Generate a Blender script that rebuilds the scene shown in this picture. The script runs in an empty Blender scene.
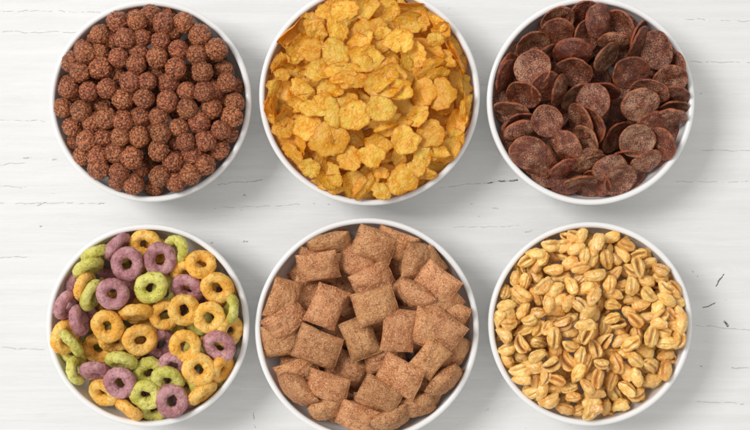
import bpy, bmesh, math, random
import numpy as np
from mathutils import Vector, Matrix, noise as mnoise

# ---------------------------------------------------------------- basics (all lengths in millimetres, MM turns them into metres)
MM = 0.001
S = 0.6                    # mm per photo pixel in the plane of the bowl rims
RIM = 41.0                 # height of the bowl rims over the table
D = 820.0                  # camera height over the rim plane
SC = bpy.context.scene
COL = SC.collection
R = math.radians
rng = np.random.default_rng(11)
random.seed(11)

def link(o, parent=None):
    COL.objects.link(o)
    if parent is not None:
        o.parent = parent
    return o

# ---------------------------------------------------------------- node helpers
class NT:
    def __init__(self, name):
        self.m = bpy.data.materials.new(name)
        self.m.use_nodes = True
        self.t = self.m.node_tree
        self.t.nodes.clear()
        self.out = self.n('ShaderNodeOutputMaterial')
    def n(self, kind, **kw):
        nd = self.t.nodes.new(kind)
        for k, v in kw.items():
            setattr(nd, k, v)
        return nd
    def l(self, a, b):
        self.t.links.new(a, b)
    def setin(self, nd, key, val):
        if hasattr(val, 'is_linked') or hasattr(val, 'links'):
            self.l(val, nd.inputs[key])
        else:
            nd.inputs[key].default_value = val
    def math(self, op, a, b=None, c=None, clamp=False):
        nd = self.n('ShaderNodeMath', operation=op, use_clamp=clamp)
        self.setin(nd, 0, a)
        if b is not None: self.setin(nd, 1, b)
        if c is not None: self.setin(nd, 2, c)
        return nd.outputs[0]
    def ramp(self, fac, a, b, smooth=True):
        nd = self.n('ShaderNodeMapRange', interpolation_type='SMOOTHSTEP' if smooth else 'LINEAR')
        self.setin(nd, 'Value', fac)
        nd.inputs['From Min'].default_value = a; nd.inputs['From Max'].default_value = b
        return nd.outputs[0]
    def mix(self, fac, a, b, mode='MIX'):
        nd = self.n('ShaderNodeMix', data_type='RGBA', blend_type=mode)
        self.setin(nd, 0, fac); self.setin(nd, 6, a); self.setin(nd, 7, b)
        return nd.outputs[2]
    def noise(self, vec, scale, detail=3, rough=.55, dist=0.0):
        nd = self.n('ShaderNodeTexNoise')
        self.l(vec, nd.inputs['Vector'])
        nd.inputs['Scale'].default_value = scale; nd.inputs['Detail'].default_value = detail
        nd.inputs['Roughness'].default_value = rough; nd.inputs['Distortion'].default_value = dist
        return nd.outputs[0]
    def voro(self, vec, scale, feature='F1', out=0, rnd=1.0):
        nd = self.n('ShaderNodeTexVoronoi', feature=feature)
        self.l(vec, nd.inputs['Vector'])
        nd.inputs['Scale'].default_value = scale; nd.inputs['Randomness'].default_value = rnd
        return nd.outputs[out]
    def bump(self, h, dist, strength=1.0, normal=None):
        nd = self.n('ShaderNodeBump')
        nd.inputs['Distance'].default_value = dist; nd.inputs['Strength'].default_value = strength
        self.l(h, nd.inputs['Height'])
        if normal is not None: self.l(normal, nd.inputs['Normal'])
        return nd.outputs[0]
    def coords(self):
        """object coordinates shifted by a random amount per object, so copies do not repeat"""
        tc = self.n('ShaderNodeTexCoord'); oi = self.n('ShaderNodeObjectInfo')
        ad = self.n('ShaderNodeVectorMath', operation='ADD')
        self.l(tc.outputs['Object'], ad.inputs[0])
        cx = self.n('ShaderNodeCombineXYZ')
        self.l(oi.outputs['Random'], cx.inputs[0])
        self.l(self.math('MULTIPLY', oi.outputs['Random'], 7.3), cx.inputs[1])
        self.l(cx.outputs[0], ad.inputs[1])
        return ad.outputs[0], oi.outputs['Random']
    def attr(self, name):
        nd = self.n('ShaderNodeAttribute', attribute_name=name)
        return nd.outputs['Fac']
    def principled(self, base, rough, normal=None, spec=.5, sss=0.0, sss_r=(1, .5, .25), sss_scale=.001, coat=0.0, coat_rough=.2):
        p = self.n('ShaderNodeBsdfPrincipled')
        self.setin(p, 'Base Color', base); self.setin(p, 'Roughness', rough)
        p.inputs['Specular IOR Level'].default_value = spec
        if sss:
            p.inputs['Subsurface Weight'].default_value = sss
            p.inputs['Subsurface Radius'].default_value = sss_r
            p.inputs['Subsurface Scale'].default_value = sss_scale
        if coat:
            p.inputs['Coat Weight'].default_value = coat; p.inputs['Coat Roughness'].default_value = coat_rough
        if normal is not None: self.l(normal, p.inputs['Normal'])
        self.l(p.outputs[0], self.out.inputs[0])
        return p

def rgb(r, g, b):
    f = lambda c: (c/255/12.92) if c/255 <= .04045 else ((c/255+.055)/1.055)**2.4
    return (f(r), f(g), f(b), 1)

def vary(t, col, rnd, lo=.82, hi=1.12):
    nd = t.n('ShaderNodeHueSaturation')
    mr = t.n('ShaderNodeMapRange'); t.l(rnd, mr.inputs[0]); mr.inputs[3].default_value = lo; mr.inputs[4].default_value = hi
    t.l(mr.outputs[0], nd.inputs['Value']); nd.inputs['Saturation'].default_value = 1.03
    h = t.math('FRACT', t.math('MULTIPLY', rnd, 17.31))
    t.l(t.math('MULTIPLY_ADD', h, .008, .4965), nd.inputs['Hue'])
    t.l(col, nd.inputs['Color'])
    return nd.outputs[0]

# ---------------------------------------------------------------- materials
def mat_ceramic():
    t = NT('white_glazed_ceramic')
    tc = t.n('ShaderNodeTexCoord')
    n = t.noise(tc.outputs['Object'], 60, 2)
    b = t.bump(n, .0004, .25)
    t.principled((.85, .845, .83, 1), .14, b, spec=.5)
    return t.m

def mat_ball():
    t = NT('crunchy_cocoa_ball'); v, rnd = t.coords()
    g = t.voro(v, 640); n = t.noise(v, 950, 4, .7); n2 = t.noise(v, 330, 3)
    big = t.voro(v, 380)
    c = t.mix(t.ramp(n2, .35, .68), rgb(112, 53, 33), rgb(160, 88, 56))
    c = t.mix(t.ramp(g, .62, .2), c, rgb(206, 126, 84))
    sug = t.math('MULTIPLY', t.ramp(n, .53, .67), .6)
    c = t.mix(sug, c, rgb(248, 202, 154))
    pit = t.ramp(t.noise(v, 700, 2), .40, .30)
    c = t.mix(t.math('MULTIPLY', pit, .85), c, rgb(58, 20, 11))
    c = vary(t, c, rnd, .82, 1.15)
    h = t.math('ADD', t.math('MULTIPLY', g, -.6), t.math('MULTIPLY', n, .8))
    h = t.math('ADD', h, t.math('MULTIPLY', pit, -.7))
    t.principled(c, .40, t.bump(h, .0012, .95), spec=.55)
    return t.m

def mat_flake():
    t = NT('golden_corn_flake'); v, rnd = t.coords()
    n1 = t.noise(v, 150, 3); n2 = t.noise(v, 900, 4, .6); sp = t.noise(v, 420, 3)
    c = t.mix(t.ramp(n1, .32, .68), rgb(244, 174, 44), rgb(255, 217, 96))
    c = t.mix(t.math('MULTIPLY', t.ramp(n2, .48, .66), .7), c, rgb(255, 234, 150))
    c = t.mix(t.math('MULTIPLY', t.ramp(sp, .38, .27), .7), c, rgb(176, 90, 18))
    edge = t.attr('edge')
    c = t.mix(t.math('MULTIPLY', edge, .6), c, rgb(206, 112, 24))
    r2 = t.math('FRACT', t.math('MULTIPLY', rnd, 5.77))
    c = t.mix(t.math('MULTIPLY', t.ramp(r2, .45, .95), .42), c, rgb(228, 138, 30))
    c = vary(t, c, rnd, .95, 1.12)
    h = t.math('ADD', t.math('MULTIPLY', t.voro(v, 620, 'SMOOTH_F1'), -.8), t.math('MULTIPLY', n2, .5))
    p = t.principled(c, .33, t.bump(h, .0009, .75), spec=.5)
    tr = t.n('ShaderNodeBsdfTranslucent'); t.l(c, tr.inputs[0])
    mx = t.n('ShaderNodeMixShader'); mx.inputs[0].default_value = .34
    t.l(p.outputs[0], mx.inputs[1]); t.l(tr.outputs[0], mx.inputs[2]); t.l(mx.outputs[0], t.out.inputs[0])
    return t.m

def mat_disc():
    t = NT('frosted_cocoa_disc'); v, rnd = t.coords()
    n = t.noise(v, 260, 3); s = t.noise(v, 1500, 3, .7); patch = t.noise(v, 130, 3)
    edge = t.attr('edge')
    c = t.mix(t.ramp(n, .3, .7), rgb(86, 37, 22), rgb(126, 61, 36))
    c = t.mix(t.math('MULTIPLY', t.math('MULTIPLY', edge, t.ramp(n, .25, .6)), .8), c, rgb(176, 92, 54))
    r2 = t.math('FRACT', t.math('MULTIPLY', rnd, 9.13))
    amt = t.math('MULTIPLY_ADD', r2, .12, t.math('MULTIPLY', patch, .46))
    lo = t.math('SUBTRACT', .80, amt)
    m = t.math('MULTIPLY', t.math('SUBTRACT', s, lo), 9.0, clamp=True)
    m = t.math('MULTIPLY', m, t.math('SUBTRACT', 1.0, t.math('MULTIPLY', edge, .7)))
    c = t.mix(t.math('MULTIPLY', m, .6), c, rgb(222, 176, 142))
    c = vary(t, c, rnd, .85, 1.15)
    h = t.math('ADD', t.math('MULTIPLY', s, .8), t.math('MULTIPLY', t.noise(v, 620, 3), .9))
    t.principled(c, .31, t.bump(h, .0009, .85), spec=.6)
    return t.m

def mat_ring(name, dark, mid, light):
    t = NT(name); v, rnd = t.coords()
    n = t.noise(v, 330, 4, .6); s = t.noise(v, 1100, 3, .65); w = t.noise(v, 120, 2)
    c = t.mix(t.ramp(w, .35, .65), mid, light)
    c = t.mix(t.math('MULTIPLY', t.ramp(n, .50, .36), .55), c, dark)
    c = t.mix(t.math('MULTIPLY', t.ramp(s, .57, .68), .45), c, tuple(min(1, x*1.35+.06) for x in light[:3])+(1,))
    pore = t.ramp(t.voro(v, 560), .22, .10)
    c = t.mix(t.math('MULTIPLY', pore, .45), c, tuple(x*.55 for x in dark[:3])+(1,))
    c = vary(t, c, rnd, .88, 1.08)
    h = t.math('ADD', t.math('MULTIPLY', n, .7), t.math('MULTIPLY', s, .45))
    h = t.math('ADD', h, t.math('MULTIPLY', pore, -.5))
    t.principled(c, .55, t.bump(h, .0011, .8), spec=.35, sss=.12, sss_scale=.0012)
    return t.m

def mat_pillow():
    t = NT('cinnamon_cereal_pillow'); v, rnd = t.coords()
    n = t.noise(v, 300, 4, .6); s = t.noise(v, 1200, 3, .7); w = t.noise(v, 90, 2)
    c = t.mix(t.ramp(w, .3, .7), rgb(182, 117, 74), rgb(216, 155, 108))
    c = t.mix(t.math('MULTIPLY', t.ramp(n, .5, .34), .6), c, rgb(140, 80, 42))
    c = t.mix(t.math('MULTIPLY', t.ramp(s, .5, .64), .6), c, rgb(248, 212, 168))
    pore = t.ramp(t.voro(v, 760), .26, .12)
    c = t.mix(t.math('MULTIPLY', pore, .42), c, rgb(104, 56, 30))
    c = t.mix(t.math('MULTIPLY', t.attr('edge'), .45), c, rgb(122, 70, 40))
    c = vary(t, c, rnd, .85, 1.1)
    h = t.math('ADD', t.math('MULTIPLY', n, .8), t.math('MULTIPLY', s, .5))
    h = t.math('ADD', h, t.math('MULTIPLY', pore, -.6))
    t.principled(c, .58, t.bump(h, .0012, .85), spec=.35)
    return t.m

def mat_puff():
    t = NT('honey_puffed_wheat'); v, rnd = t.coords()
    n = t.noise(v, 240, 3); s = t.noise(v, 900, 3, .6)
    c = t.mix(t.ramp(n, .3, .68), rgb(231, 171, 88), rgb(251, 212, 136))
    c = t.mix(t.math('MULTIPLY', t.ramp(s, .58, .7), .4), c, rgb(253, 232, 186))
    c = t.mix(t.math('MULTIPLY', t.attr('edge'), .9), c, rgb(126, 60, 16))
    r2 = t.math('FRACT', t.math('MULTIPLY', rnd, 13.7))
    c = t.mix(t.math('MULTIPLY', t.ramp(r2, .55, 1.0), .45), c, rgb(200, 128, 56))
    spot = t.ramp(t.noise(v, 180, 2, .5), .35, .24)
    c = t.mix(t.math('MULTIPLY', spot, .6), c, rgb(160, 90, 34))
    c = vary(t, c, rnd, .88, 1.1)
    h = t.math('ADD', t.math('MULTIPLY', t.noise(v, 420, 2), .9), t.math('MULTIPLY', s, .3))
    t.principled(c, .33, t.bump(h, .0008, .7), spec=.5, sss=.1, sss_scale=.001, coat=.28, coat_rough=.16)
    return t.m

# ---------------------------------------------------------------- meshes of the pieces (mm)
class Shape:
    """numpy vertices (mm), faces and an optional per-vertex 'edge' value; mesh made once and shared by the copies"""
    def __init__(self, name, v, f, mat, edge=None):
        self.v = np.asarray(v, float); self.f = f; self.name = name; self.mat = mat; self.edge = edge; self._me = None
    def mesh(self):
        if self._me is None:
            me = bpy.data.meshes.new(self.name)
            me.from_pydata((self.v*MM).tolist(), [], self.f)
            me.polygons.foreach_set('use_smooth', [True]*len(me.polygons))
            if self.edge is not None:
                a = me.attributes.new('edge', 'FLOAT', 'POINT')
                a.data.foreach_set('value', np.asarray(self.edge, np.float32))
            me.materials.append(self.mat)
            me.update()
            self._me = me
        return self._me

def ico(sub):
    bm = bmesh.new(); bmesh.ops.create_icosphere(bm, subdivisions=sub, radius=1.0)
    v = np.array([x.co[:] for x in bm.verts]); f = [[q.index for q in p.verts] for p in bm.faces]
    bm.free(); return v, f
ICO_V, ICO_F = ico(5)      # 2562 vertices

def nz(p, s, o=(0, 0, 0)):
    return np.array([mnoise.noise(Vector((a[0]*s+o[0], a[1]*s+o[1], a[2]*s+o[2]))) for a in p])
def cell(p, s, o=(0, 0, 0)):
    return np.array([mnoise.voronoi(Vector((a[0]*s+o[0], a[1]*s+o[1], a[2]*s+o[2])))[0][0] for a in p])

def off(): return tuple(rng.uniform(-50, 50, 3))

def ball_shape(mat, r=7.2, twin=False):
    d = ICO_V
    if twin:
        a = np.array([5.2, 0, 0]); ra, rb = r*.96, r*.82
        def hit(c, rad):
            b = d @ c; disc = b*b-(c@c)+rad*rad
            return np.where(disc > 0, b+np.sqrt(np.maximum(disc, 0)), 0)
        q1, q2 = hit(-a, ra), hit(a, rb)
        rad = np.log(np.exp(q1*1.4)+np.exp(q2*1.4))/1.4
        p = d*rad[:, None]
    else:
        p = d*r
    p = p*(1+.10*nz(d, 1.3, off())+.05*nz(d, 2.6, off()))[:, None]
    c1 = cell(p, .48, off()); c2 = nz(p, 1.1, off())
    p = p + d*(-(c1-.35)*1.1 + c2*.35)[:, None]
    return Shape('cocoa_ball', p, ICO_F, mat)

def ring_shape(mat, name, Rm=6.3, rm=3.25):
    nu, nv = 72, 30
    o1, o2, o3, o4 = off(), off(), off(), off()
    hole = rng.uniform(-.5, .4)
    V, F = [], []
    ph = rng.uniform(0, 6.28); e = rng.uniform(0, .09)
    for i in range(nu):
        u = 2*math.pi*i/nu
        w = mnoise.noise(Vector((math.cos(u)*1.1+o1[0], math.sin(u)*1.1+o1[1], o1[2])))
        w2 = mnoise.noise(Vector((math.cos(u)*1.0+o2[0], math.sin(u)*1.0+o2[1], o2[2])))
        rr = rm*(1+.16*w)-hole*.3; RR = Rm*(1+.08*w2)*(1+e*math.cos(2*(u-ph)))
        for j in range(nv):
            t = 2*math.pi*j/nv
            ct, st = math.cos(t), math.sin(t)
            x = RR+rr*ct*(1.0 if ct > 0 else 1.05); z = rr*st*.98
            V.append((x*math.cos(u), x*math.sin(u), z+.5*w2))
            F.append([i*nv+j, ((i+1) % nu)*nv+j, ((i+1) % nu)*nv+(j+1) % nv, i*nv+(j+1) % nv])
    p = np.array(V); c = np.array([(math.cos(2*math.pi*(k//nv)/nu)*Rm, math.sin(2*math.pi*(k//nv)/nu)*Rm, 0) for k in range(len(V))])
    d = p-c; d /= np.linalg.norm(d, axis=1)[:, None]
    p = p+d*(.42*nz(p, .42, o3)+.30*nz(p, 1.0, o4)-.28*(cell(p, .75, o3)-.4))[:, None]
    return Shape(name, p, F, mat)

def shell(top, bot, nr, na):
    """two polar grids (centre + nr rings of na) joined along the outer ring"""
    n1 = 1+nr*na
    V = np.vstack([top, bot]); F = []
    def idx(base, r, a): return base if r == 0 else base+1+(r-1)*na+(a % na)
    for base, flip in ((0, False), (n1, True)):
        for a in range(na):
            q = [idx(base, 0, 0), idx(base, 1, a), idx(base, 1, a+1)]
            F.append(q[::-1] if flip else q)
            for r in range(1, nr):
                q = [idx(base, r, a), idx(base, r+1, a), idx(base, r+1, a+1), idx(base, r, a+1)]
                F.append(q[::-1] if flip else q)
    for a in range(na):
        F.append([idx(0, nr, a), idx(n1, nr, a), idx(n1, nr, a+1), idx(0, nr, a+1)])
    return V, F

def polar(nr, na):
    q = [(0.0, 0.0)]
    for r in range(1, nr+1):
        f = r/nr; f = 1-(1-f)**1.35
        for a in range(na): q.append((f, 2*math.pi*a/na))
    return np.array(q)

def disc_shape(mat, dish, rad=11.7, th=1.0):
    nr, na = 16, 72
    q = polar(nr, na); o1, o2, o3, o4 = off(), off(), off(), off()
    e = rng.uniform(.0, .06); ph = rng.uniform(0, 6.28)
    outl = np.array([1+.055*mnoise.noise(Vector((math.cos(a)*1.6+o1[0], math.sin(a)*1.6+o1[1], 0)))+.015*mnoise.noise(Vector((math.cos(a)*6+o1[0], math.sin(a)*6, 3))) for a in q[:, 1]])*(1+e*np.cos(2*(q[:, 1]-ph)))
    x = q[:, 0]*rad*outl*np.cos(q[:, 1]); y = q[:, 0]*rad*outl*np.sin(q[:, 1])
    flat = np.stack([x, y, x*0], 1)
    z0 = dish*q[:, 0]**2.2 + 1.3*nz(flat, .1, o2)+.4*nz(flat, .25, o2)
    h = th*np.sqrt(np.maximum(0, 1-q[:, 0]**7))*(.9+.25*nz(flat, .2, o3))+.10
    lip = .35*np.exp(-((q[:, 0]-.93)/.06)**2)
    t = np.stack([x, y, z0+h+lip+.16*nz(flat, .9, o3)+.1*nz(flat, 1.8, o3)], 1); b = np.stack([x, y, z0-h+.16*nz(flat, .9, o4)], 1)
    V, F = shell(t, b, nr, na)
    ed = np.clip((q[:, 0]-.92+.05*nz(flat, .35, o4))/.08, 0, 1)
    return Shape('cocoa_disc', V, F, mat, np.concatenate([ed, np.clip(ed+.35, 0, 1)]))

def flake_shape(mat, w, hgt, curl, twist):
    nr, na = 18, 72
    q = polar(nr, na); o1, o2, o3 = off(), off(), off()
    outl = np.array([1+.30*mnoise.noise(Vector((math.cos(a)*1.2+o1[0], math.sin(a)*1.2+o1[1], 0)))+.13*mnoise.noise(Vector((math.cos(a)*3.5+o1[0], math.sin(a)*3.5, 3)))+.06*mnoise.noise(Vector((math.cos(a)*9+o1[0], math.sin(a)*9, 7))) for a in q[:, 1]])
    for _ in range(rng.integers(0, 3)):                     # straight broken edges
        a0, dd = rng.uniform(0, 6.283), rng.uniform(.8, 1.0)
        cc = np.cos(q[:, 1]-a0); outl = np.where(cc > .05, np.minimum(outl, dd/np.maximum(cc, .05)), outl)
    x = q[:, 0]*w/2*outl*np.cos(q[:, 1]); y = q[:, 0]*hgt/2*outl*np.sin(q[:, 1])
    flat = np.stack([x, y, x*0], 1)
    n1, n2, n3 = nz(flat, .11, o2), nz(flat, .26, o3), nz(flat, .62, o1)
    blis = np.maximum(0, .62-cell(flat, .22, o2))
    z = curl*(y/(hgt/2))**2 + twist*(x/(w/2))*(y/(hgt/2)) + 1.6*n1 + .5*n2+.10*n3+.4*blis
    thk = .24+.05*n2
    edge = np.clip((q[:, 0]-.85)/.15, 0, 1)
    thk = thk*np.sqrt(np.maximum(0, 1-q[:, 0]**8))+.1
    t = np.stack([x, y, z+thk+.35*blis+.12*nz(flat, 1.5, o2)], 1); b = np.stack([x, y, z-thk-.3*blis], 1)
    V, F = shell(t, b, nr, na)
    return Shape('corn_flake', V, F, mat, np.concatenate([edge, edge]))

def pillow_shape(mat, L=26.0, W=23.0, T=4.9):
    n = 44
    o1, o2, o3, o4 = off(), off(), off(), off()
    top, bot, ed = [], [], []
    sk = rng.uniform(-.8, .8); tw = rng.uniform(-.9, .9); tf = rng.uniform(.85, 1.12)
    us = np.sin(np.linspace(-1, 1, n)*math.pi/2*.93)/math.sin(math.pi/2*.93)
    for u in us:
        for v in us:
            prof = max(0.0, 1-min(1.0, abs(u)/.94)**2.4)**.75
            side = max(0.0, 1-abs(v)**4.5)**.5
            hh = T*tf*prof*(.22+.78*side)*side + .62*side+.02
            wv = W/2*(1-.06*(1-u*u)+.04*mnoise.noise(Vector((u*1.3+o1[0], (1 if v > 0 else -1)*3, 0))))
            lu = L/2*(1+.045*mnoise.noise(Vector((v*1.6+o1[1], (1 if u > 0 else -1)*3, 5))))
            x = u*lu+sk*v; y = v*wv
            z0 = tw*u*v+.8*mnoise.noise(Vector((u*1.1+o2[0], v*1.1+o2[1], 0)))
            top.append((x, y, z0+hh)); bot.append((x, y, z0-hh)); ed.append(max(0, (abs(u)-.9)/.1))
    top, bot = np.array(top), np.array(bot)
    for q, o, s in ((top, o3, 1), (bot, o4, -1)):
        edge_fade = np.clip(np.array([1-max(abs(us[k//n]), abs(us[k % n]))**6 for k in range(n*n)]), 0, 1)
        ridge = np.array([mnoise.noise(Vector((a[0]*.10+o[0], a[1]*.75+o[1], 0))) for a in q])
        q[:, 2] += s*edge_fade*(.55*nz(q, .32, o)+.34*nz(q, .9, o)-.55*(cell(q, .55, o)-.4)+.35*ridge)
    V = np.vstack([top, bot]); F = []; N = n*n
    for i in range(n-1):
        for j in range(n-1):
            a, b, c, d = i*n+j, (i+1)*n+j, (i+1)*n+j+1, i*n+j+1
            F.append([a, b, c, d]); F.append([N+d, N+c, N+b, N+a])
    loop = [i*n for i in range(n)]+[(n-1)*n+j for j in range(1, n)]+[i*n+n-1 for i in range(n-2, -1, -1)]+[j for j in range(n-2, 0, -1)]
    for k in range(len(loop)):
        a, b = loop[k], loop[(k+1) % len(loop)]
        F.append([b, a, N+a, N+b])
    return Shape('cereal_pillow', V, F, mat, ed+ed)

def puff_shape(mat, L=14.0, W=8.4, H=7.6, split=.35, bend=.6):
    d = ICO_V; o1, o2 = off(), off()
    p = d*np.array([L/2, W/2, H/2])
    taper = 1-.16*(p[:, 0]/(L/2))*rng.choice([-1, 1])
    p[:, 1] *= taper; p[:, 2] *= taper
    p = p*(1+.14*nz(d, 1.1, o1)+.06*nz(d, 2.7, o2))[:, None]
    # crease along the grain on the +z side, and a dimple at one end
    yy = p[:, 1]/(W/2)+.22*nz(d, 1.0, o2)
    wdt = .13+.2*split
    g = np.exp(-(yy/(wdt*.85))**2)*np.clip(d[:, 2]+.25, 0, 1)*np.clip(1.15-(d[:, 0]**2)*.9, 0, 1)
    p[:, 2] -= g*H*(.06+.42*split)
    lip = np.exp(-((np.abs(yy)-wdt*2.0)/.16)**2)*np.clip(d[:, 2], 0, 1)
    p[:, 2] += lip*.5*split*2
    p[:, 1] += np.sign(yy)*lip*split*1.2
    dim = np.exp(-((d[:, 1]**2+d[:, 2]**2)/.05))*(d[:, 0] > 0)
    p[:, 0] -= dim*1.3
    p[:, 1] += bend*(p[:, 0]/(L/2))**2*2.2-bend
    p = p+d*(.34*nz(p, .5, o1)+.16*nz(p, 1.2, o2))[:, None]
    return Shape('puffed_wheat', p, ICO_F, mat, np.clip(g*(.3+split)+dim*.9, 0, 1))

# ---------------------------------------------------------------- the six bowls: pixel centre and radius of the rim in the photo
BOWLS = dict(balls=(150, 101, 101), flakes=(369.5, 95, 110.5), discs=(591, 101, 104), rings=(147.5, 325.5, 101.5), pillows=(367, 330, 112), puffs=(590.5, 324, 102))
WALL = 3.4
BULGE = .66
def world(px, py, z=0.0):          # z over the rim plane
    k = S*(D-z)/D
    return (px-375)*k, (215-py)*k

# ---------------------------------------------------------------- the heap: pieces are lowered one after another until they touch what lies below
CELLW = .6
class Heap:
    def __init__(self, key, base, edge, centre, power=2.0):
        self.cx, self.cy = world(*BOWLS[key][:2]); self.r = BOWLS[key][2]*S
        self.ri = self.r-WALL
        self.n = int(2*(self.r+6)/CELLW)
        self.edge, self.centre, self.power = edge, centre, power
        g = (np.arange(self.n)+.5)*CELLW-self.n*CELLW/2
        X, Y = np.meshgrid(g, g, indexing='ij'); rr = np.hypot(X, Y)
        self.rr = rr
        q = np.clip(rr/self.ri, 0, 1)**(1/BULGE)
        inner = 8-RIM+(RIM-9.6)*(1-np.sqrt(1-np.minimum(q, 1)**2))     # the bowl's own inside
        self.H = np.maximum(inner, self.profile(rr)-base)
        self.floor = self.H.copy()
        self.wall = rr >= self.ri-.6
        self.H[self.wall] = 0.5
        self.id = np.full(self.H.shape, -1)
        self.items = []
    def profile(self, r):
        return self.edge+(self.centre-self.edge)*(1-np.clip(np.asarray(r)/self.ri, 0, 1)**self.power)
    def raster(self, sh, M, x, y):
        p = sh.v @ M.T
        i = np.floor((p[:, 0]+x)/CELLW+self.n/2).astype(int); j = np.floor((p[:, 1]+y)/CELLW+self.n/2).astype(int)
        ok = (i >= 0) & (i < self.n) & (j >= 0) & (j < self.n)
        k = i[ok]*self.n+j[ok]; z = p[ok, 2]
        o = np.argsort(k, kind='stable'); k, z = k[o], z[o]
        u, s = np.unique(k, return_index=True)
        return u, np.minimum.reduceat(z, s), np.maximum.reduceat(z, s)
    def rest(self, sh, M, x, y, sink):
        u, lo, hi = self.raster(sh, M, x, y)
        gap = self.H.ravel()[u]-lo
        free = ~self.wall.ravel()[u]                # pieces lean on the inside of the bowl, not on its lip
        if free.sum() > 8: gap = gap[free]
        z = np.partition(gap, max(0, len(gap)-1-int(len(gap)*.02)))[max(0, len(gap)-1-int(len(gap)*.02))]-sink
        return u, lo, hi, z
    def inside(self, sh, M, x, y, over=0.0):
        p = sh.v @ M.T
        for _ in range(4):
            X, Y = p[:, 0]+x, p[:, 1]+y; q = np.hypot(X, Y); k = q.argmax(); ex = q[k]-(self.ri+over)
            if ex <= 0: break
            x -= X[k]/q[k]*ex; y -= Y[k]/q[k]*ex
        return x, y
    def put(self, sh, M, x, y, sink=.3, limit=None, info=None, tries=14, over=.3):
        best = None
        x, y = self.inside(sh, M, x, y, over)
        for k in range(tries):
            u, lo, hi, z = self.rest(sh, M, x, y, sink)
            r = math.hypot(x, y)
            top = z+hi.max()
            if best is None or top < best[0]-.25: best = (top, x, y, u, lo, hi, z)
            if limit is None or top <= float(self.profile(r))+limit or r < 1: break
            x -= x/r*.7; y -= y/r*.7
        top, x, y, u, lo, hi, z = best
        H = self.H.ravel(); I = self.id.ravel()
        nw = z+hi; m = nw > H[u]
        I[u[m]] = len(self.items)
        H[u] = np.maximum(H[u], nw)
        self.H = H.reshape(self.H.shape); self.id = I.reshape(self.id.shape)
        self.items.append(dict(sh=sh, M=M, x=x, y=y, z=z, top=top, info=info or {}))
        return self.items[-1]
    def fill(self, make, margin, n=400, sink=.3, brim=4.0):
        """lower filler pieces wherever they stay MARGIN below the heap's surface"""
        got = 0
        for _ in range(n):
            r = (self.ri-2)*math.sqrt(rng.uniform()); a = rng.uniform(0, 6.283)
            if _ > n*.5:
                bare = np.argwhere((self.id < 0) & ~self.wall)
                if len(bare):
                    b = (bare[rng.integers(len(bare))]+.5)*CELLW-self.n*CELLW/2; r = math.hypot(*b); a = math.atan2(b[1], b[0])
            best = None
            sh, info = make()
            for _k in range(4):
                M = pose(rng.uniform(0, 360), rng.uniform(-50, 50), rng.uniform(0, 360))*info['s']
                x, y = self.inside(sh, M, r*math.cos(a)+rng.uniform(-2, 2), r*math.sin(a)+rng.uniform(-2, 2))
                u, lo, hi, z = self.rest(sh, M, x, y, sink)
                d = z+hi.max()-float(self.profile(math.hypot(x, y)))
                if best is None or d < best[0]: best = (d, M, x, y)
            mg = margin[0]+(margin[1]-margin[0])*(r/self.ri)**2
            if best[0] < -(mg if _ < n*.6 else mg*.7 if r < self.ri*.6 else mg*.6 if _ < n*.85 else brim):
                self.put(sh, best[1], best[2], best[3], sink, info=dict(info, filler=True)); got += 1
        return got

def plug(h, make, n, depth, rad, sink=1.0):
    """drop pieces into the deepest hollows left in the heap"""
    k = max(1, int(rad/CELLW))
    for _ in range(n):
        A = h.H-h.profile(h.rr); lim = np.median(A[~h.wall])
        A = np.where(h.rr < h.ri-rad*.8, np.minimum(A, lim+3), lim+3)
        c = np.cumsum(np.cumsum(np.pad(A, ((k+1, k), (k+1, k)), mode='edge'), 0), 1); w = 2*k+1
        B = (c[w:, w:]-c[:-w, w:]-c[w:, :-w]+c[:-w, :-w])/w**2
        i, j = np.unravel_index(B.argmin(), B.shape)
        if B[i, j] > lim-depth: break
        x, y = ((i+.5)*CELLW-h.n*CELLW/2, (j+.5)*CELLW-h.n*CELLW/2)
        sh, info = make(); best = None
        for _k in range(5):
            M = pose(rng.uniform(0, 360), rng.uniform(-38, 38), rng.uniform(0, 360))*info['s']
            z = h.rest(sh, M, *h.inside(sh, M, x, y), sink)
            t = z[3]+z[2].max()
            if best is None or t < best[0]: best = (t, M)
        h.put(sh, best[1], x, y, sink, info=dict(info))

def rx(a): c, s = math.cos(R(a)), math.sin(R(a)); return np.array([[1, 0, 0], [0, c, -s], [0, s, c]])
def rz(a): c, s = math.cos(R(a)), math.sin(R(a)); return np.array([[c, -s, 0], [s, c, 0], [0, 0, 1]])
def pose(a, tilt, spin):           # long axis at angle a in plan, face tilted about it, spun about its own normal
    return rz(a) @ rx(tilt) @ rz(spin)

def at(h, px, py):
    """photo pixel -> plan position in the bowl, on the heap's surface"""
    x, y = world(px, py)
    z = float(h.profile(math.hypot(x-h.cx, y-h.cy)))
    x, y = world(px, py, z)
    return x-h.cx, y-h.cy

# ---------------------------------------------------------------- where the pieces lie (read off the photograph)
def quad(rows, ox, oy, k): return [(ox+q[0]/k, oy+q[1]/k)+tuple(q[2:]) for q in rows]

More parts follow.
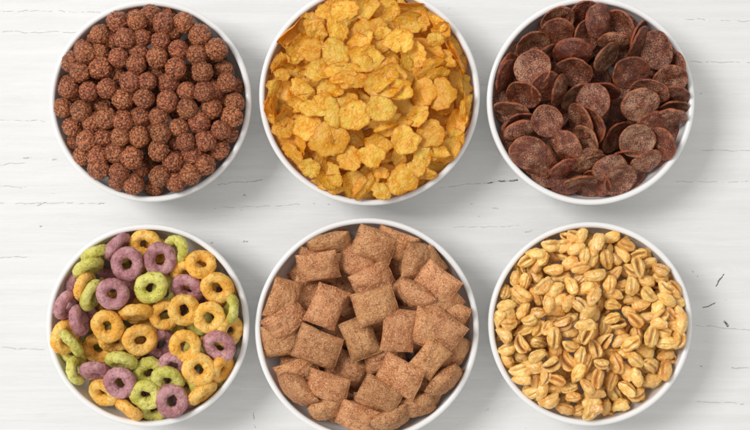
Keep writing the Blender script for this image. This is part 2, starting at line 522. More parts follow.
BALLS = quad([(157,40),(195,32),(227,20),(262,25),(300,35),(186,72),(228,58),(270,65),(327,72),(366,98),(148,82),(115,82),(88,100),(66,127),(122,110),
 (124,140),(100,155),(168,115),(247,85),(246,118),(283,103),(322,112),(332,148),(376,145),(398,178),(160,155),(263,170),(278,140),(238,148),(318,200),
 (355,185),(303,165),(45,170),(72,188),(118,182),(45,220),(90,220),(128,218),(170,203),(220,205),(287,230),(350,222),(325,250),(374,208),(395,240),(402,210),
 (68,258),(108,250),(170,248),(207,238),(243,240),(258,270),(395,275),(365,260),(338,288),(370,308),(312,315),(280,290),(203,280),(160,282),(132,282),
 (97,287),(67,293),(120,320),(155,312),(187,322),(243,308),(222,335),(272,330),(343,342),(310,362),(280,380),(246,360),(203,345),(190,380),(152,345),
 (112,358),(85,322),(235,385),(160,370),(230,265),(180,225)], 40, 0, 2.045)
BALL_TOP = {(157,40),(227,20),(300,35),(327,72),(366,98),(66,127),(332,148),(170,248),(287,230),(243,308),(120,320),(112,358),(190,380),(310,362),(325,250),(395,240),(187,322),(124,140),(246,360),(338,288)}
BALL_LOW = {(115,82),(88,100),(168,115),(246,118),(238,148),(303,165),(150,185),(90,220),(258,270),(280,290),(160,282),(222,335),(203,345),(152,345),(235,385),(160,370),(230,265),(180,225),(365,260),(374,208),(402,210),(398,178),(85,322),(67,293)}
BALL_TWINS = quad([(206,95,80),(203,167,0)], 40, 0, 2.045)

# colour, x, y (2x view of the bowl), layer, long-axis angle, tilt
RINGS = [('y',210,52,1,0,12),('p',153,58,1,48,68),('g',106,72,1,25,64),('p',175,98,2,0,10),('p',240,88,2,30,14),('g',272,68,1,-70,38),('y',325,95,2,-40,-34),
 ('g',97,105,1,33,62),('y',62,122,1,75,60),('g',88,150,1,62,58),('p',136,148,2,0,8),('g',222,145,2,0,8),('p',172,158,1,66,66),('p',118,185,0,0,14),('p',52,180,1,66,60),
 ('p',75,210,2,105,66),('y',192,195,2,6,58),('y',135,222,2,0,10),('y',45,245,0,80,42),('g',62,255,1,-50,60),('y',118,265,0,0,12),('y',200,250,2,80,18),('y',250,200,1,60,16),
 ('y',288,190,3,70,14),('p',295,147,1,-10,32),('y',295,118,0,0,22),('y',355,145,1,20,14),('g',382,188,2,88,-58),('y',338,205,1,60,16),('y',290,262,1,40,12),('p',242,258,0,60,34),
 ('p',358,262,2,-20,24),('y',380,232,0,80,40),('y',318,308,3,60,14),('y',365,308,1,60,50),('y',325,355,2,36,62),('g',290,340,0,-30,26),('p',265,375,2,60,16),('g',163,292,2,-8,52),
 ('g',218,315,0,0,14),('p',160,335,3,10,14),('p',112,312,1,0,52),('g',75,310,0,105,58),('y',128,355,0,-40,32),('y',178,390,2,-36,60),('g',212,360,1,0,20),('g',228,388,0,10,34),
 ('p',268,300,0,0,28),('g',255,330,0,0,30),('y',150,252,0,20,40)]

# x, y (1.953x view), layer, angle of the long side, tilt, length and width factors
PILLOWS = [(243,65,2,-18,10,1.0,.9),(150,58,1,15,62,1.05,.9),(133,110,2,8,22,.98,.82),(325,100,2,78,42,.95,.82),(382,137,2,-36,10,1.0,1.0),(320,163,2,-34,60,1.02,.9),
 (65,175,1,70,24,1.0,.86),(150,188,2,66,10,1.0,.92),(245,188,3,14,8,1.02,.95),(205,100,0,-30,14,1,.9),(240,140,1,28,14,1,.9),(290,235,1,84,10,1.0,.9),(375,230,1,-38,12,1.05,.88),
 (352,290,2,50,14,.86,.78),(215,250,1,-70,12,1,.9),(132,268,2,-22,14,1.1,.98),(65,255,0,5,18,1.0,.92),(293,325,2,-27,10,1.05,.95),(255,358,3,-25,12,1.0,.78),(152,345,2,-17,20,1.0,.8),
 (92,350,2,-42,62,1.05,.85),(190,310,0,-30,12,1,.9),(382,335,2,42,62,1.0,.85),(150,385,1,22,58,.9,.85),(210,405,1,-20,34,1,.9),(275,408,2,24,60,1.0,.9),(335,350,0,-28,18,1,.9),
 (408,280,0,60,40,.9,.85),(110,172,0,72,16,1,.9),(325,382,0,15,45,.9,.8),(285,52,0,-20,30,1,.9),(392,200,0,-30,18,1,.9),(95,320,0,20,25,1,.9),(375,182,0,40,25,.9,.9),(70,215,0,40,20,1,.9),
 (262,285,0,15,20,1,.9),(120,90,0,-10,20,1,.9),(355,95,0,40,25,.9,.9),(240,385,0,0,25,.9,.9),(345,230,0,70,20,.9,.9)]

# x, y (2x view), layer, long-axis angle, tilt, scale
DISCS = [(155,62,3,-8,28,.94),(153,36,2,10,24,.98),(208,72,2,60,22,.95),(243,35,2,75,20,1.0),(205,22,1,20,30,.95),(107,135,3,-58,10,1.05),(130,172,2,40,24,.98),(185,112,2,-8,52,1.14),(187,138,1,-10,48,1.1),
 (250,112,1,50,34,.98),(300,143,3,10,20,1.06),(355,100,2,-70,24,1.08),(308,72,1,68,66,1.05),(322,85,1,62,62,.95),(378,160,2,0,18,1.0),(385,192,1,0,36,1.0),(388,212,0,5,40,.95),(320,208,2,8,18,1.08),
 (253,218,4,-75,22,1.02),(224,248,3,-62,34,1.08),(205,240,2,-68,42,1.08),(265,270,3,50,32,1.05),(312,280,3,25,10,1.02),(362,290,2,-60,54,1.0),(378,240,1,-6,42,1.0),(262,342,3,12,24,1.0),(280,366,2,25,22,1.0),
 (238,360,1,-40,36,.95),(95,305,3,-10,16,1.06),(108,318,2,-15,18,1.06),(118,330,1,-20,20,1.0),(85,270,1,10,34,1.05),(135,240,3,-30,18,.95),(65,215,2,-14,44,1.02),(62,180,2,-22,34,1.06),(60,140,1,72,56,1.0),(44,150,1,62,60,1.0),
 (170,340,1,20,36,.9),(200,360,1,10,44,1.0),(168,295,2,-52,48,1.0),(197,192,1,20,48,1.1),(243,178,1,-10,44,1.1),(165,182,1,70,66,1.0),(105,85,0,10,30,1.05),(215,278,1,-60,40,1.0),(335,330,1,20,34,1.0),
 (285,48,0,-50,56,1.0),(340,180,1,-20,30,1.05),(225,325,0,15,36,1.0),(215,325,0,5,30,1.0),(80,245,0,10,30,1),(125,115,0,40,40,1),(268,90,0,0,40,1),(345,255,0,15,25,1),(150,215,0,60,50,1),(395,130,0,-70,40,1),(180,160,0,20,40,1),(290,310,0,0,40,1)]

# x, y (quadrant views 3.91x), width, height (photo pixels), angle, tilt
FLAKES = quad([(225,110,30,32,0),(320,110,22,32,20),(220,205,38,30,0),(130,118,40,20,45,50),(310,15,25,16,40,30),(345,45,30,20,20),(395,150,30,26,0),(400,60,26,24,30),(270,45,16,14,0),(375,90,18,14,45,45),
 (95,250,22,16,50,50),(165,270,25,22,10),(250,280,28,22,30),(150,350,35,25,0),(220,350,30,25,20),(310,335,32,24,15),(370,310,35,22,0),(80,340,22,16,65,55),(45,400,24,16,80,62),(70,410,20,16,80,60),(105,295,16,12,0),
 (190,400,35,22,10),(280,395,24,18,0),(355,400,28,22,0),(330,180,25,25,0),(330,240,25,20,30),(395,255,27,20,20),(400,390,24,20,0)], 255, 0, 3.91) + \
 quad([(50,45,25,25,0),(155,10,30,20,0,50),(130,90,30,22,10),(175,140,22,25,0),(210,75,22,16,-35,40),(240,95,22,16,-45,40),(95,160,35,28,20),(140,220,26,30,0),(215,210,30,20,20),(225,270,32,18,30,58),
 (290,190,36,18,-55,60),(325,225,32,18,-65,60),(260,120,18,16,0),(235,160,17,15,0),(40,240,35,30,0),(60,285,26,22,30),(95,340,28,20,0),(190,360,25,30,0),(260,370,30,36,0),(330,330,32,17,-80,40),(350,400,30,18,-85,62),
 (310,290,18,16,0),(250,290,22,16,15,40),(25,300,42,34,40),(80,400,36,22,0),(30,130,18,12,0)], 375, 0, 3.91) + \
 quad([(50,50,32,18,-75,62),(75,70,30,18,-60,60),(110,60,22,16,55,45),(150,60,35,26,20),(230,30,35,22,0),(160,180,22,28,0),(145,215,28,18,-50,50),(245,155,32,36,0),(305,200,48,40,-10),(215,265,22,20,0),(330,150,20,24,0),
 (300,50,32,17,-80),(390,60,36,32,20),(285,310,32,18,15,42),(310,345,20,14,-10,55),(385,330,24,28,0),(415,375,20,14,50,50),(370,230,25,25,0),(120,110,25,20,0)], 255, 100, 3.91) + \
 quad([(70,40,55,32,10),(70,100,42,20,15),(45,210,26,17,10),(95,215,24,17,80),(215,130,28,26,-60),(185,225,32,20,75),(140,195,30,17,80),(315,90,34,22,80),(270,20,20,17,0),(360,40,30,18,80,60),(250,205,22,12,0),
 (295,190,24,20,60),(260,240,26,17,5,55),(250,262,24,16,-5,55),(195,300,26,17,-10,35),(60,310,36,17,-65),(110,310,32,30,40),(30,360,20,18,0),(25,285,14,12,0),(10,175,26,22,0),(330,170,17,15,0)], 375, 100, 3.91)
FLAKE_TOP = [(343,73,44,24,5,8),(386,80,46,36,35,8),(365,58,40,30,20,10),(398,88,30,22,-10,10),(384,122,36,18,20,8),(330,140,40,40,0,8)]

PUFFS = quad([(258,118,0),(310,118,20),(268,160,-35),(315,160,-20),(360,130,30),(390,160,80),(415,115,60),(375,205,10),(335,190,30),(270,215,5),(165,180,30),(200,150,0),(205,200,60),(225,170,70),(118,248,80),(155,262,75),(195,230,-60),
 (230,278,40),(275,295,45),(320,275,-45),(300,245,15),(395,285,30),(355,205,0),(370,250,40),(80,300,70),(85,355,10),(145,330,-30),(205,320,-60),(240,318,-50),(285,330,20),(325,345,70),(365,350,-40),(408,330,60),(210,380,0),
 (95,385,-60),(150,370,60),(55,400,70),(110,412,0),(175,410,20),(270,372,0),(325,405,10),(265,405,40),(400,380,50),(325,80,-10),(350,90,-40),(375,75,70),(415,165,90),(250,350,90)], 485, 215, 3.91) + \
 quad([(35,105,80),(65,140,60),(18,190,80),(85,75,20),(145,118,-25),(190,155,20),(225,188,20),(125,155,-50),(95,170,-40),(80,190,45),(165,215,-30),(140,220,-50),(60,245,20),(135,278,10),(215,258,-10),(275,215,-30),(275,245,-20),
 (295,285,-40),(200,295,0),(90,310,-15),(55,355,70),(200,350,20),(270,350,60),(325,390,-45),(335,330,-50),(15,320,60),(20,385,80),(85,405,20),(150,380,-30),(230,400,10),(270,405,50),(375,385,-60),(160,330,0),(15,130,85),(20,235,10),
 (8,265,-40),(330,290,-60),(300,330,-30),(375,415,-70),(120,340,20)], 590, 215, 3.91) + \
 quad([(75,60,-50),(95,15,0),(155,38,30),(145,95,-60),(80,155,-60),(85,115,20),(145,145,-30),(175,65,-60),(210,30,70),(245,30,60),(280,50,80),(240,110,-60),(205,140,30),(330,50,0),(370,60,70),(400,60,60),(335,100,-20),(325,160,-50),
 (285,195,-45),(235,220,80),(195,220,80),(145,195,10),(140,235,0),(175,285,-20),(220,275,70),(250,315,20),(330,265,10),(345,300,0),(310,345,-20),(365,350,20),(410,355,70),(270,265,0),(280,235,-20),(375,140,80),(395,165,60),(365,205,60),
 (405,200,30),(400,260,-50),(415,225,0),(415,310,40),(160,310,20),(300,15,20),(60,25,-60),(395,20,0),(185,180,0)], 485, 320, 3.91) + \
 quad([(60,25,80),(15,40,80),(110,40,-40),(145,55,60),(110,15,10),(35,80,20),(25,130,30),(45,170,-10),(95,125,0),(140,130,-20),(180,85,80),(95,205,-30),(140,200,-60),(180,225,-70),(30,230,80),(95,285,-60),(145,270,-40),(180,290,20),
 (240,60,80),(285,45,-20),(300,90,0),(345,75,80),(295,140,20),(215,180,-70),(260,185,-80),(293,195,80),(240,235,20),(210,125,-30),(345,15,20),(60,340,80),(15,350,20),(120,335,20),(25,285,0),(195,15,20),(270,15,0),(120,80,30),(375,20,80),(8,300,-50)], 590, 320, 3.91)

# ---------------------------------------------------------------- heaps
HEAPS = {}
def heap_balls():
    m = mat_ball()
    shapes = [ball_shape(m) for _ in range(8)]; twins = [ball_shape(m, 7.0, True) for _ in range(2)]
    h = Heap('balls', 38, 1.0, 12.0)
    def mk(): return shapes[rng.integers(8)], dict(s=rng.uniform(.80, .92))
    def anyrot(s): return pose(rng.uniform(0, 360), rng.uniform(0, 180), rng.uniform(0, 360))*s
    h.fill(mk, (17.0, 27.0), 1200, 1.6, 13.0)
    seq = []
    for px, py in BALLS:
        u = (round((px-40)*2.045), round(py*2.045))
        seq.append((0 if u in BALL_LOW else 2 if u in BALL_TOP else 1, px, py))
    seq.sort(key=lambda q: q[0])
    for lay, px, py in seq:
        x, y = at(h, px, py)
        h.put(shapes[rng.integers(8)], anyrot((.84, .88, .93)[lay]*rng.uniform(.95, 1.05)), x, y, 1.3, limit=40.0, info=dict(look='', lay=lay))
    for k, (px, py, a) in enumerate(BALL_TWINS):
        x, y = at(h, px, py)
        h.put(twins[k], rz(a)@rx(rng.uniform(0, 360)), x, y, 2.5, info=dict(look='double', lay=3))
    plug(h, mk, 26, 5.0, 5.0, 1.2)
    return h

def heap_rings():
    mats = dict(y=mat_ring('yellow_cereal_ring', rgb(204, 130, 46), rgb(241, 178, 80), rgb(250, 204, 118)),
                p=mat_ring('purple_cereal_ring', rgb(126, 74, 76), rgb(168, 114, 117), rgb(200, 152, 153)),
                g=mat_ring('green_cereal_ring', rgb(148, 134, 50), rgb(198, 188, 88), rgb(222, 213, 124)))
    shapes = {c: [ring_shape(mats[c], 'cereal_ring') for _ in range(5)] for c in 'ypg'}
    h = Heap('rings', 34, 1.0, 9.0)
    def mk():
        c = 'ypg'[rng.integers(3)]; return shapes[c][rng.integers(5)], dict(s=.96, look=c, tilt=20)
    h.fill(mk, (19.0, 23.0), 900, 1.0, 5.0)
    for c, U, V, lay, a, t in sorted(RINGS, key=lambda q: q[3]):
        x, y = at(h, 40+U/2, 215+V/2)
        h.put(shapes[c][rng.integers(5)], pose(a, t+math.copysign(13, t) if abs(t) > 48 else t*1.15, rng.uniform(0, 360))*rng.uniform(1.0, 1.06), x, y, .8, limit=40.0, info=dict(look=c, lay=lay, tilt=abs(t), ang=a))
    return h

def heap_pillows():
    m = mat_pillow(); shapes = [pillow_shape(m) for _ in range(8)]
    h = Heap('pillows', 42, 0.0, 11.0)
    def mk(): return shapes[rng.integers(8)], dict(s=.95, tilt=25)
    h.fill(mk, (25.0, 32.0), 900, 1.8, 7.0)
    for U, V, lay, a, t, l, w in sorted(PILLOWS, key=lambda q: q[2]):
        x, y = at(h, 250+U/1.953, 210+V/1.953)
        M = pose(a, t, 180*rng.integers(2)) @ np.diag([l*.96, w*.98, 1.0])
        h.put(shapes[rng.integers(8)], M, x, y, 2.0, limit=40.0, info=dict(lay=lay, tilt=abs(t), ang=a))
    return h

def heap_discs():
    m = mat_disc(); shapes = [disc_shape(m, d) for d in (.9, 1.6, 2.6, 3.2, -1.6, -2.8, 2.0, -2.0)]
    h = Heap('discs', 38, -1.0, 6.0)
    def mk(): return shapes[rng.integers(8)], dict(s=1.0, tilt=25)
    h.fill(mk, (32.0, 29.0), 1000, 1.2, 6.0)
    for U, V, lay, a, t, s in sorted(DISCS, key=lambda q: q[2]):
        x, y = at(h, 480+U/2, V/2)
        h.put(shapes[rng.integers(8)], pose(a, t*1.5+5 if t < 48 else t, rng.uniform(0, 360))*s*.91, x, y, 1.0, limit=40.0, info=dict(lay=lay, tilt=abs(t), ang=a))
    return h

def heap_flakes():
    m = mat_flake()
    shapes = []
    for k in range(22):
        asp = rng.uniform(.62, 1.0)
        shapes.append(flake_shape(m, 20, 20*asp, rng.uniform(-2.5, 5.5), rng.uniform(-2.4, 2.4)))
        shapes[-1].asp = asp
    h = Heap('flakes', 28, -1.0, 15.0)
    def mk(): return shapes[rng.integers(22)], dict(s=rng.uniform(.75, 1.1), tilt=25)
    h.fill(mk, (9.5, 15.0), 700, 1.2, 5.0)
    extra = []
    for _ in range(45):
        r = (h.ri-4)*math.sqrt(rng.uniform()); a = rng.uniform(0, 6.283)
        extra.append((BOWLS['flakes'][0]+r*math.cos(a)/S, BOWLS['flakes'][1]+r*math.sin(a)/S, rng.uniform(20, 34), rng.uniform(15, 26), rng.uniform(0, 180), rng.uniform(-40, 40)))
    seq = [q for _, q in sorted([(rng.uniform(0, .75), q) for q in extra]+[(rng.uniform(.1, 1), q) for q in FLAKES], key=lambda w: w[0])]
    for q in seq+[tuple(f) for f in FLAKE_TOP]:
        px, py, w, hh, a = q[:5]; t = q[5] if len(q) > 5 else rng.uniform(-24, 24)
        x, y = at(h, px, py)
        if hh > w: w, hh, a = hh, w, a+90
        sh = min(rng.permutation(22)[:5], key=lambda i: abs(shapes[i].asp-hh/w)); sh = shapes[sh]
        k = w*S/20*(1.06 if w < 34 else .92)
        M = pose(a, t, 180*rng.integers(2)) @ np.diag([k, k*min(1.25, max(.75, hh/w/sh.asp)), (k+.5)/1.6])
        h.put(sh, M, x, y, .5, limit=40.0, info=dict(tilt=abs(t), ang=a, size=w), over=1.5)
    plug(h, lambda: (shapes[rng.integers(22)], dict(s=rng.uniform(.7, .95), tilt=25)), 10, 6.0, 6.0)
    return h

def heap_puffs():
    m = mat_puff(); shapes = []
    for k in range(20):
        shapes.append(puff_shape(m, rng.uniform(11.8, 14.6), rng.uniform(7.6, 9.0), rng.uniform(7.0, 8.2), (.05, .25, .4, 0, .6, .15, .3, .9, .2, .1)[k % 10], rng.uniform(-.6, 1.1)))
        shapes[-1].split = (.05, .25, .4, 0, .6, .15, .3, .9, .2, .1)[k % 10]
    h = Heap('puffs', 34, 0.0, 9.0)
    def mk(): return shapes[rng.integers(20)], dict(s=rng.uniform(.85, 1.0))
    h.fill(mk, (14.0, 19.0), 1500, 1.5, 5.0)
    order = rng.permutation(len(PUFFS))
    for k in order:
        px, py, a = PUFFS[k]
        x, y = at(h, px, py); sh = shapes[rng.integers(20)]
        M = rz(a) @ rx(rng.normal(0, 40)) if rng.uniform() < .5 else rz(a) @ rx(rng.uniform(0, 360))
        M = rz(a) @ np.array([[math.cos(q := R(rng.uniform(-24, 24))), 0, math.sin(q)], [0, 1, 0], [-math.sin(q), 0, math.cos(q)]]) @ rz(-a) @ M
        h.put(sh, M*rng.uniform(.78, 1.03), x, y, 1.7, limit=40.0, info=dict(split=sh.split, ang=a))
    plug(h, mk, 22, 5.5, 4.5)
    return h

# ---------------------------------------------------------------- labels
HOURS = ['twelve', 'one', 'two', 'three', 'four', 'five', 'six', 'seven', 'eight', 'nine', 'ten', 'eleven']
def clock(x, y):
    k = int(round((90-math.degrees(math.atan2(y, x)))/15)) % 24
    return f"{HOURS[k//2]} o'clock" if k % 2 == 0 else f'half past {HOURS[k//2]}'
def zone(f):
    return 'against the rim' if f > .83 else 'near the rim' if f > .64 else 'midway in' if f > .4 else 'near the centre'

def bearing(a):
    a = a % 180
    return ('lying sideways' if a < 22 or a > 158 else 'slanting up rightward' if a < 68 else 'upright' if a < 112 else 'slanting down rightward')

def looks(key, it, vis):
    i = it['info']; cov = 'mostly covered' if vis < .3 else 'half covered' if vis < .62 else 'uncovered'
    if key == 'balls':
        if i.get('look') == 'double': return ['two brown cocoa balls fused into one']
        return [f'{cov} brown cocoa ball']
    if key == 'rings':
        c = dict(y='yellow', p='purple', g='green')[i['look']]
        p = 'flat' if i['tilt'] < 22 else 'tilted' if i['tilt'] < 45 else 'edge-on'
        return [f'{cov} {c} cereal ring, {p}']
    if key == 'pillows':
        p = 'flat' if i['tilt'] < 22 else 'tilted' if i['tilt'] < 50 else 'edge-on'
        return [f'{cov} brown cereal pillow, {p}']
    if key == 'discs':
        p = 'flat' if i['tilt'] < 25 else 'tilted' if i['tilt'] < 50 else 'edge-on'
        return [f'{cov} dark cocoa disc, {p}']
    if key == 'flakes':
        z = 'large' if i.get('size', 20) > 33 else 'small' if i.get('size', 24) < 21 else 'medium'
        p = '' if i['tilt'] < 40 else ' edge-on'
        return [f'{cov} {z} corn flake{p}']
    s = i.get('split', .2); p = 'wide-split' if s > .6 else 'creased' if s > .25 else 'smooth'
    return [f'{cov} {p} honey wheat puff']

CAT = dict(balls='cocoa ball', rings='cereal ring', pillows='cereal pillow', discs='cocoa disc', flakes='corn flake', puffs='puffed wheat')
GROUP = dict(balls='cocoa balls heaped in the top left bowl', rings='coloured cereal rings in the bottom left bowl', pillows='cinnamon pillows in the bottom middle bowl',
             discs='frosted cocoa discs in the top right bowl', flakes='golden flakes heaped in the top middle bowl', puffs='honey wheat puffs in the bottom right bowl')
NAME = dict(balls='cocoa_ball', rings='cereal_ring', pillows='cereal_pillow', discs='cocoa_disc', flakes='corn_flake', puffs='puffed_wheat')

def settle(h, c):
    """press the heap together where it stands proud of its intended surface"""
    for it in h.items:
        e = it['top']-2-float(h.profile(math.hypot(it['x'], it['y'])))
        if e > 0: it['z'] -= e-9*(1-math.exp(-e*c/9))

def emit(key, h):
    settle(h, dict(balls=.85, rings=.9, pillows=.9, discs=.8, flakes=1.0, puffs=.75)[key])
    cnt = np.bincount(h.id[h.id >= 0].ravel(), minlength=len(h.items))
    used = {}; rows = []
    bx, by = h.cx, h.cy
    for n, it in enumerate(h.items):
        if cnt[n] < 4: continue
        u, lo, hi = h.raster(it['sh'], it['M'], it['x'], it['y'])
        rows.append((it, cnt[n]/max(1, len(u))))
    for it, vis in rows:
        f = math.hypot(it['x'], it['y'])/h.ri
        base = looks(key, it, vis)[0]
        where = 'at the very centre' if f < .12 else f"{zone(f)} at {clock(it['x'], it['y'])}"
        it['lab'] = f'{base}, {where}'
        used.setdefault(it['lab'], []).append(it)
    for lab, its in used.items():
        if len(its) == 2:
            a, b = its
            if key not in ('balls',) and 'ang' in a['info'] and 'ang' in b['info'] and bearing(a['info']['ang']) != bearing(b['info']['ang']):
                for q in its: q['lab'] = lab.replace(',', ' ' + bearing(q['info']['ang']) + ',', 1) if key not in ('rings', 'pillows', 'discs') else lab.replace(',', ', ' + bearing(q['info']['ang']) + ' and', 1)
            elif abs(a['z']-b['z']) > 1.5:
                hi_, lo_ = (a, b) if a['z'] > b['z'] else (b, a)
                hi_['lab'] = lab+', upper one'; lo_['lab'] = lab+', lower one'
            else:
                ra, rb = math.hypot(a['x'], a['y']), math.hypot(b['x'], b['y'])
                o_, i_ = (a, b) if ra > rb else (b, a)
                o_['lab'] = lab+', outer one'; i_['lab'] = lab+', inner one'
        elif len(its) > 2:
            o = sorted(its, key=lambda q: q['z'])
            names = ['lowest one', 'middle one', 'highest one'] if len(o) == 3 else None
            for k, q in enumerate(o):
                q['lab'] = lab+', '+names[k] if names else lab
    for it, vis in rows:
        o = bpy.data.objects.new(NAME[key], it['sh'].mesh())
        M = it['M']
        if not it['info'].get('filler'):           # its true height is known now: keep it under the same line of sight
            k = (D-it['z'])/(D-float(h.profile(math.hypot(it['x'], it['y']))))
            it['x'], it['y'] = h.inside(it['sh'], M, (bx+it['x'])*k-bx, (by+it['y'])*k-by, 1.0)
        M4 = Matrix([[*M[0], (bx+it['x'])*MM], [*M[1], (by+it['y'])*MM], [*M[2], (RIM+it['z'])*MM], [0, 0, 0, 1]])
        o.matrix_world = M4
        link(o)
        o['label'] = it['lab']; o['category'] = CAT[key]; o['group'] = GROUP[key]
    return len(rows)

HEAPS = dict(balls=heap_balls(), rings=heap_rings(), pillows=heap_pillows(), discs=heap_discs(), flakes=heap_flakes(), puffs=heap_puffs())
for k_, h_ in HEAPS.items():
    n_ = emit(k_, h_)
    q_=[round(float((h_.H-h_.profile(h_.rr))[(h_.rr>=a*h_.ri)&(h_.rr<b*h_.ri)&~h_.wall].mean()),1) for a,b in ((0,.3),(.3,.6),(.6,.8),(.8,.9),(.9,1))]; print('HEAP', q_, k_, 'placed', len(h_.items), 'shown', n_, 'top', round(float(h_.H[~h_.wall].max()), 1), 'bare', int(((h_.id < 0) & ~h_.wall).sum()))

# ---------------------------------------------------------------- bowls
CER = mat_ceramic()
def lathe(name, prof, n, mat, parent):
    V, F = [], []
    for i in range(n):
        a = 2*math.pi*i/n
        for r, z in prof: V.append((r*math.cos(a)*MM, r*math.sin(a)*MM, z*MM))
    k = len(prof)
    for i in range(n):
        for j in range(k-1):
            a, b = i*k+j, ((i+1) % n)*k+j
            F.append([a, b, b+1, a+1])
    me = bpy.data.meshes.new(name); me.from_pydata(V, [], F)
    bm = bmesh.new(); bm.from_mesh(me); bmesh.ops.remove_doubles(bm, verts=bm.verts, dist=1e-6); bmesh.ops.recalc_face_normals(bm, faces=bm.faces); bm.to_mesh(me); bm.free()
    me.polygons.foreach_set('use_smooth', [True]*len(me.polygons)); me.materials.append(mat); me.update()
    return link(bpy.data.objects.new(name, me), parent)

def bowl(key, label):
    px, py, rp = BOWLS[key]; x, y = world(px, py); r = rp*S
    root = bpy.data.objects.new('cereal_bowl', None); root.location = (x*MM, y*MM, 0); root.empty_display_size = .02; link(root)
    root['label'] = label; root['category'] = 'bowl'; root['group'] = 'white bowls of cereal on the table'
    zl = RIM-1.6
    def curve(r0, z0, r1, z1, n):
        return [(r0+(r1-r0)*math.sin(t*math.pi/2)**BULGE, z0+(z1-z0)*(1-math.cos(t*math.pi/2))) for t in [k/n for k in range(n+1)]]
    outer = curve(r*.46, 3.5, r, zl, 40)
    inner = curve(.01, 8.0, r-WALL, zl, 44)
    foot = [(r*.36, 3.4), (r*.38, .3), (r*.39, 0), (r*.44, 0), (r*.452, .3), (r*.458, 2.6)]
    lathe('body', [(.01, 3.5)]+foot+outer+[(r-WALL/2, zl)]+inner[::-1], 128, CER, root)
    c = r-WALL/2; lip = []
    for k in range(13):
        t = math.pi*k/12
        lip.append((c+WALL/2*math.cos(t)*1.04, zl+.02+1.6*math.sin(t)))
    lip += [(c-WALL/2*.9, zl-.6), (c+WALL/2*.9, zl-.6), lip[0]]
    lathe('rim', lip, 160, CER, root)
    return root

bowl('balls', 'white bowl heaped with round brown cocoa balls')
bowl('flakes', 'larger white bowl heaped with golden corn flakes')
bowl('discs', 'white bowl filled with dark brown cocoa discs')
bowl('rings', 'white bowl filled with yellow, purple and green rings')
bowl('pillows', 'larger white bowl filled with brown cereal pillows')
bowl('puffs', 'white bowl filled with honey puffed wheat')

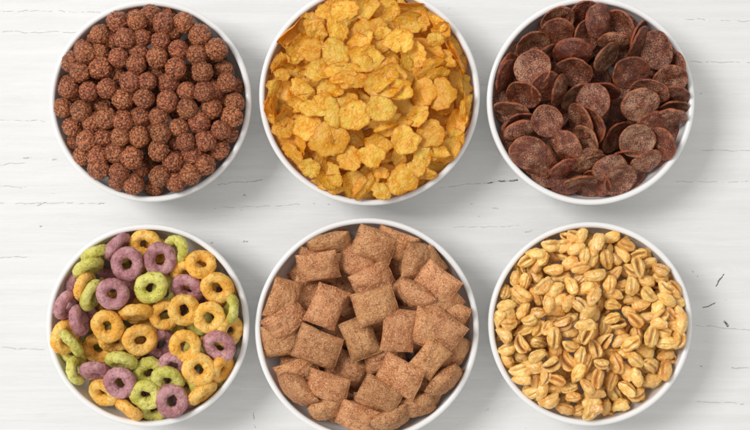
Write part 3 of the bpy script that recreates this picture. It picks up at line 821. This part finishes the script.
# ---------------------------------------------------------------- table: white painted boards with brush marks, cracks and chips
def mat_table():
    t = NT('worn_white_painted_wood')
    tc = t.n('ShaderNodeTexCoord'); P = tc.outputs['Object']
    def stretch(sx, sy):
        m = t.n('ShaderNodeMapping'); t.l(P, m.inputs[0]); m.inputs['Scale'].default_value = (sx, sy, 1); return m.outputs[0]
    grain = t.noise(stretch(9, 150), 1.0, 6, .62, .3)
    brush = t.noise(stretch(22, 420), 1.0, 4, .6, .2)
    lump = t.noise(stretch(28, 75), 1.0, 4, .6)
    fine = t.noise(P, 1400, 3, .6)
    # warped coordinates for the marks
    wn = t.n('ShaderNodeTexNoise'); t.l(P, wn.inputs['Vector']); wn.inputs['Scale'].default_value = 130; wn.inputs['Detail'].default_value = 4
    wv = t.n('ShaderNodeVectorMath', operation='MULTIPLY_ADD'); t.l(wn.outputs[1], wv.inputs[0]); wv.inputs[1].default_value = (.004, .004, 0); wv.inputs[2].default_value = (-.002, -.002, 0)
    wp = t.n('ShaderNodeVectorMath', operation='ADD'); t.l(P, wp.inputs[0]); t.l(wv.outputs[0], wp.inputs[1])
    sep = t.n('ShaderNodeSeparateXYZ'); t.l(wp.outputs[0], sep.inputs[0]); X, Y = sep.outputs[0], sep.outputs[1]
    kz = S*(D+RIM)/D*MM
    def seg(x0, y0, x1, y1, w, rag=.6):
        """mask of a short crack or chip from one photo pixel to the other, w pixels wide"""
        ax, ay, bx, by = (x0-375)*kz, (215-y0)*kz, (x1-375)*kz, (215-y1)*kz
        dx, dy = bx-ax, by-ay; L = math.hypot(dx, dy) or 1e-6
        ux, uy = dx/L, dy/L
        px_, py_ = t.math('SUBTRACT', X, ax), t.math('SUBTRACT', Y, ay)
        al = t.math('ADD', t.math('MULTIPLY', px_, ux), t.math('MULTIPLY', py_, uy))
        cl = t.math('MINIMUM', t.math('MAXIMUM', al, 0.0), L)
        ex = t.math('SUBTRACT', px_, t.math('MULTIPLY', cl, ux)); ey = t.math('SUBTRACT', py_, t.math('MULTIPLY', cl, uy))
        d = t.math('SQRT', t.math('ADD', t.math('MULTIPLY', ex, ex), t.math('MULTIPLY', ey, ey)))
        return t.ramp(d, w*kz*.5, w*kz*.22)
    def total(ms):
        a = ms[0]
        for b in ms[1:]: a = t.math('MAXIMUM', a, b)
        return a
    soft = total([seg(38,206,46,203,1.3), seg(98,204,104,203,1.2), seg(24,157.5,31,157.5,1.5), seg(41,227,42,227,1.7), seg(218,184,262,180,.9), seg(693,271,694,272,1.4), seg(697,276,698,276,1.2), seg(701,365,702,366,1.4), seg(244,195,246,195,1.5), seg(241,210,242,210,1.3), seg(243,241,247,241,1.5),
                  seg(314,203,315,204,1.5), seg(328,204,330,204,1.3), seg(211,242,213,242,1.6), seg(243,240,246,241,1.3), seg(254,413,254,419,1.4), seg(470,204,474,204,1.1), seg(254,425,255,427,1.1), seg(700,94,702,94,1.4)])
    dark = total([seg(487,182.3,491,181.9,1.5), seg(499,181.3,505,180.6,1.7), seg(510,179.9,517,179,1.8), seg(723,274,716,287,1.5), seg(703,307,715,303,1.3), seg(724,321,728,325,2.8)])
    thin = total([seg(0,204,108,203,.8), seg(0,186,22,187,.8), seg(440,187,520,179,.8), seg(490,208,498,209,1.2), seg(476,217,480,217,1.2), seg(526,232,532,231,1.2),
                  seg(690,325,755,330,.8), seg(730,367,755,369,1.0), seg(672,182,755,181,.8), seg(0,32,85,32,.8), seg(0,11,100,12,.7), seg(690,62,755,63,.8), seg(685,20,755,21,.8), seg(700,150,755,151,.7),
                  seg(0,258,30,257,.8), seg(0,348,44,349,.8), seg(0,165,25,163,.8), seg(53,160,58,159,1.4), seg(215,208,300,205,.6), seg(450,228,520,226,.6), seg(0,120,45,121,.6), seg(696,402,755,404,.7)])
    brk = t.ramp(t.noise(stretch(300, 120), 1.0, 3), .40, .56)
    thin = t.math('MULTIPLY', thin, brk)
    dark_b = t.math('MULTIPLY', dark, t.ramp(t.noise(P, 900, 2), .30, .45))
    c = t.mix(t.ramp(grain, .3, .7), (.73, .73, .72, 1), (.785, .785, .775, 1))
    c = t.mix(t.math('MULTIPLY', t.ramp(lump, .42, .3), .35), c, (.68, .685, .67, 1))
    spk = t.math('MULTIPLY', t.ramp(t.noise(stretch(160, 420), 1.0, 3, .6), .30, .24), .5)
    c = t.mix(spk, c, (.42, .42, .40, 1))
    c = t.mix(t.math('MULTIPLY', thin, .4), c, (.30, .29, .27, 1))
    c = t.mix(t.math('MULTIPLY', dark_b, .92), c, (.06, .055, .05, 1))
    c = t.mix(t.math('MULTIPLY', t.math('MULTIPLY', soft, t.ramp(t.noise(P, 900, 2), .36, .5)), .6), c, (.10, .095, .085, 1))
    h = t.math('ADD', t.math('MULTIPLY', grain, .7), t.math('MULTIPLY', brush, .22))
    h = t.math('ADD', h, t.math('MULTIPLY', lump, .9)); h = t.math('ADD', h, t.math('MULTIPLY', fine, .06))
    h = t.math('SUBTRACT', h, t.math('MULTIPLY', t.math('MAXIMUM', thin, dark), .9))
    t.principled(c, .5, t.bump(h, .0011, .55), spec=.35)
    return t.m

TM = mat_table()
bm = bmesh.new()
bmesh.ops.create_cube(bm, size=1.0)
bmesh.ops.scale(bm, vec=(1.6, 1.1, .03), verts=bm.verts)
bmesh.ops.translate(bm, vec=(0, 0, -.015), verts=bm.verts)
bmesh.ops.bevel(bm, geom=[e for e in bm.edges], offset=.002, segments=2, affect='EDGES')
me = bpy.data.meshes.new('table_top'); bm.to_mesh(me); bm.free(); me.materials.append(TM)
tab = link(bpy.data.objects.new('table_top', me)); tab['kind'] = 'structure'

# ---------------------------------------------------------------- light: a window-like soft lamp from the upper left, plain room light
def lamp(name, loc, target, sx, sy, power, col):
    L = bpy.data.lights.new(name, 'AREA'); L.shape = 'RECTANGLE'; L.size = sx; L.size_y = sy; L.energy = power; L.color = col
    o = link(bpy.data.objects.new(name, L)); o.location = loc
    o.rotation_euler = (Vector(target)-Vector(loc)).to_track_quat('-Z', 'Y').to_euler()
    return o
lamp('window_light', (-2.35, 1.05, 3.3), (0, 0, .03), 1.4, 1.4, 114, (1.0, .995, 1.0))
W = bpy.data.worlds.new('World'); SC.world = W; W.use_nodes = True
wt = W.node_tree; bg = wt.nodes['Background']; bg.inputs[0].default_value = (1.0, .99, .965, 1)
tc = wt.nodes.new('ShaderNodeTexCoord'); dp = wt.nodes.new('ShaderNodeVectorMath'); dp.operation = 'DOT_PRODUCT'
wt.links.new(tc.outputs['Generated'], dp.inputs[0]); dp.inputs[1].default_value = Vector((-.6, .25, .76)).normalized()
mr = wt.nodes.new('ShaderNodeMapRange'); wt.links.new(dp.outputs['Value'], mr.inputs[0])
mr.inputs[1].default_value = -.3; mr.inputs[2].default_value = 1; mr.inputs[3].default_value = .58; mr.inputs[4].default_value = .68
wt.links.new(mr.outputs[0], bg.inputs[1])

# ---------------------------------------------------------------- camera, straight down
cam = bpy.data.cameras.new('camera'); cam.sensor_width = 36; cam.lens = 36*D/(750*S); cam.clip_start = .05; cam.clip_end = 20
co = link(bpy.data.objects.new('camera', cam)); co.location = (0, 0, (RIM+D)*MM); SC.camera = co
SC.view_settings.view_transform = 'Standard'; SC.view_settings.look = 'None'; SC.view_settings.exposure = 0; SC.view_settings.gamma = 1
SC.cycles.max_bounces = 8; SC.cycles.use_denoising = True
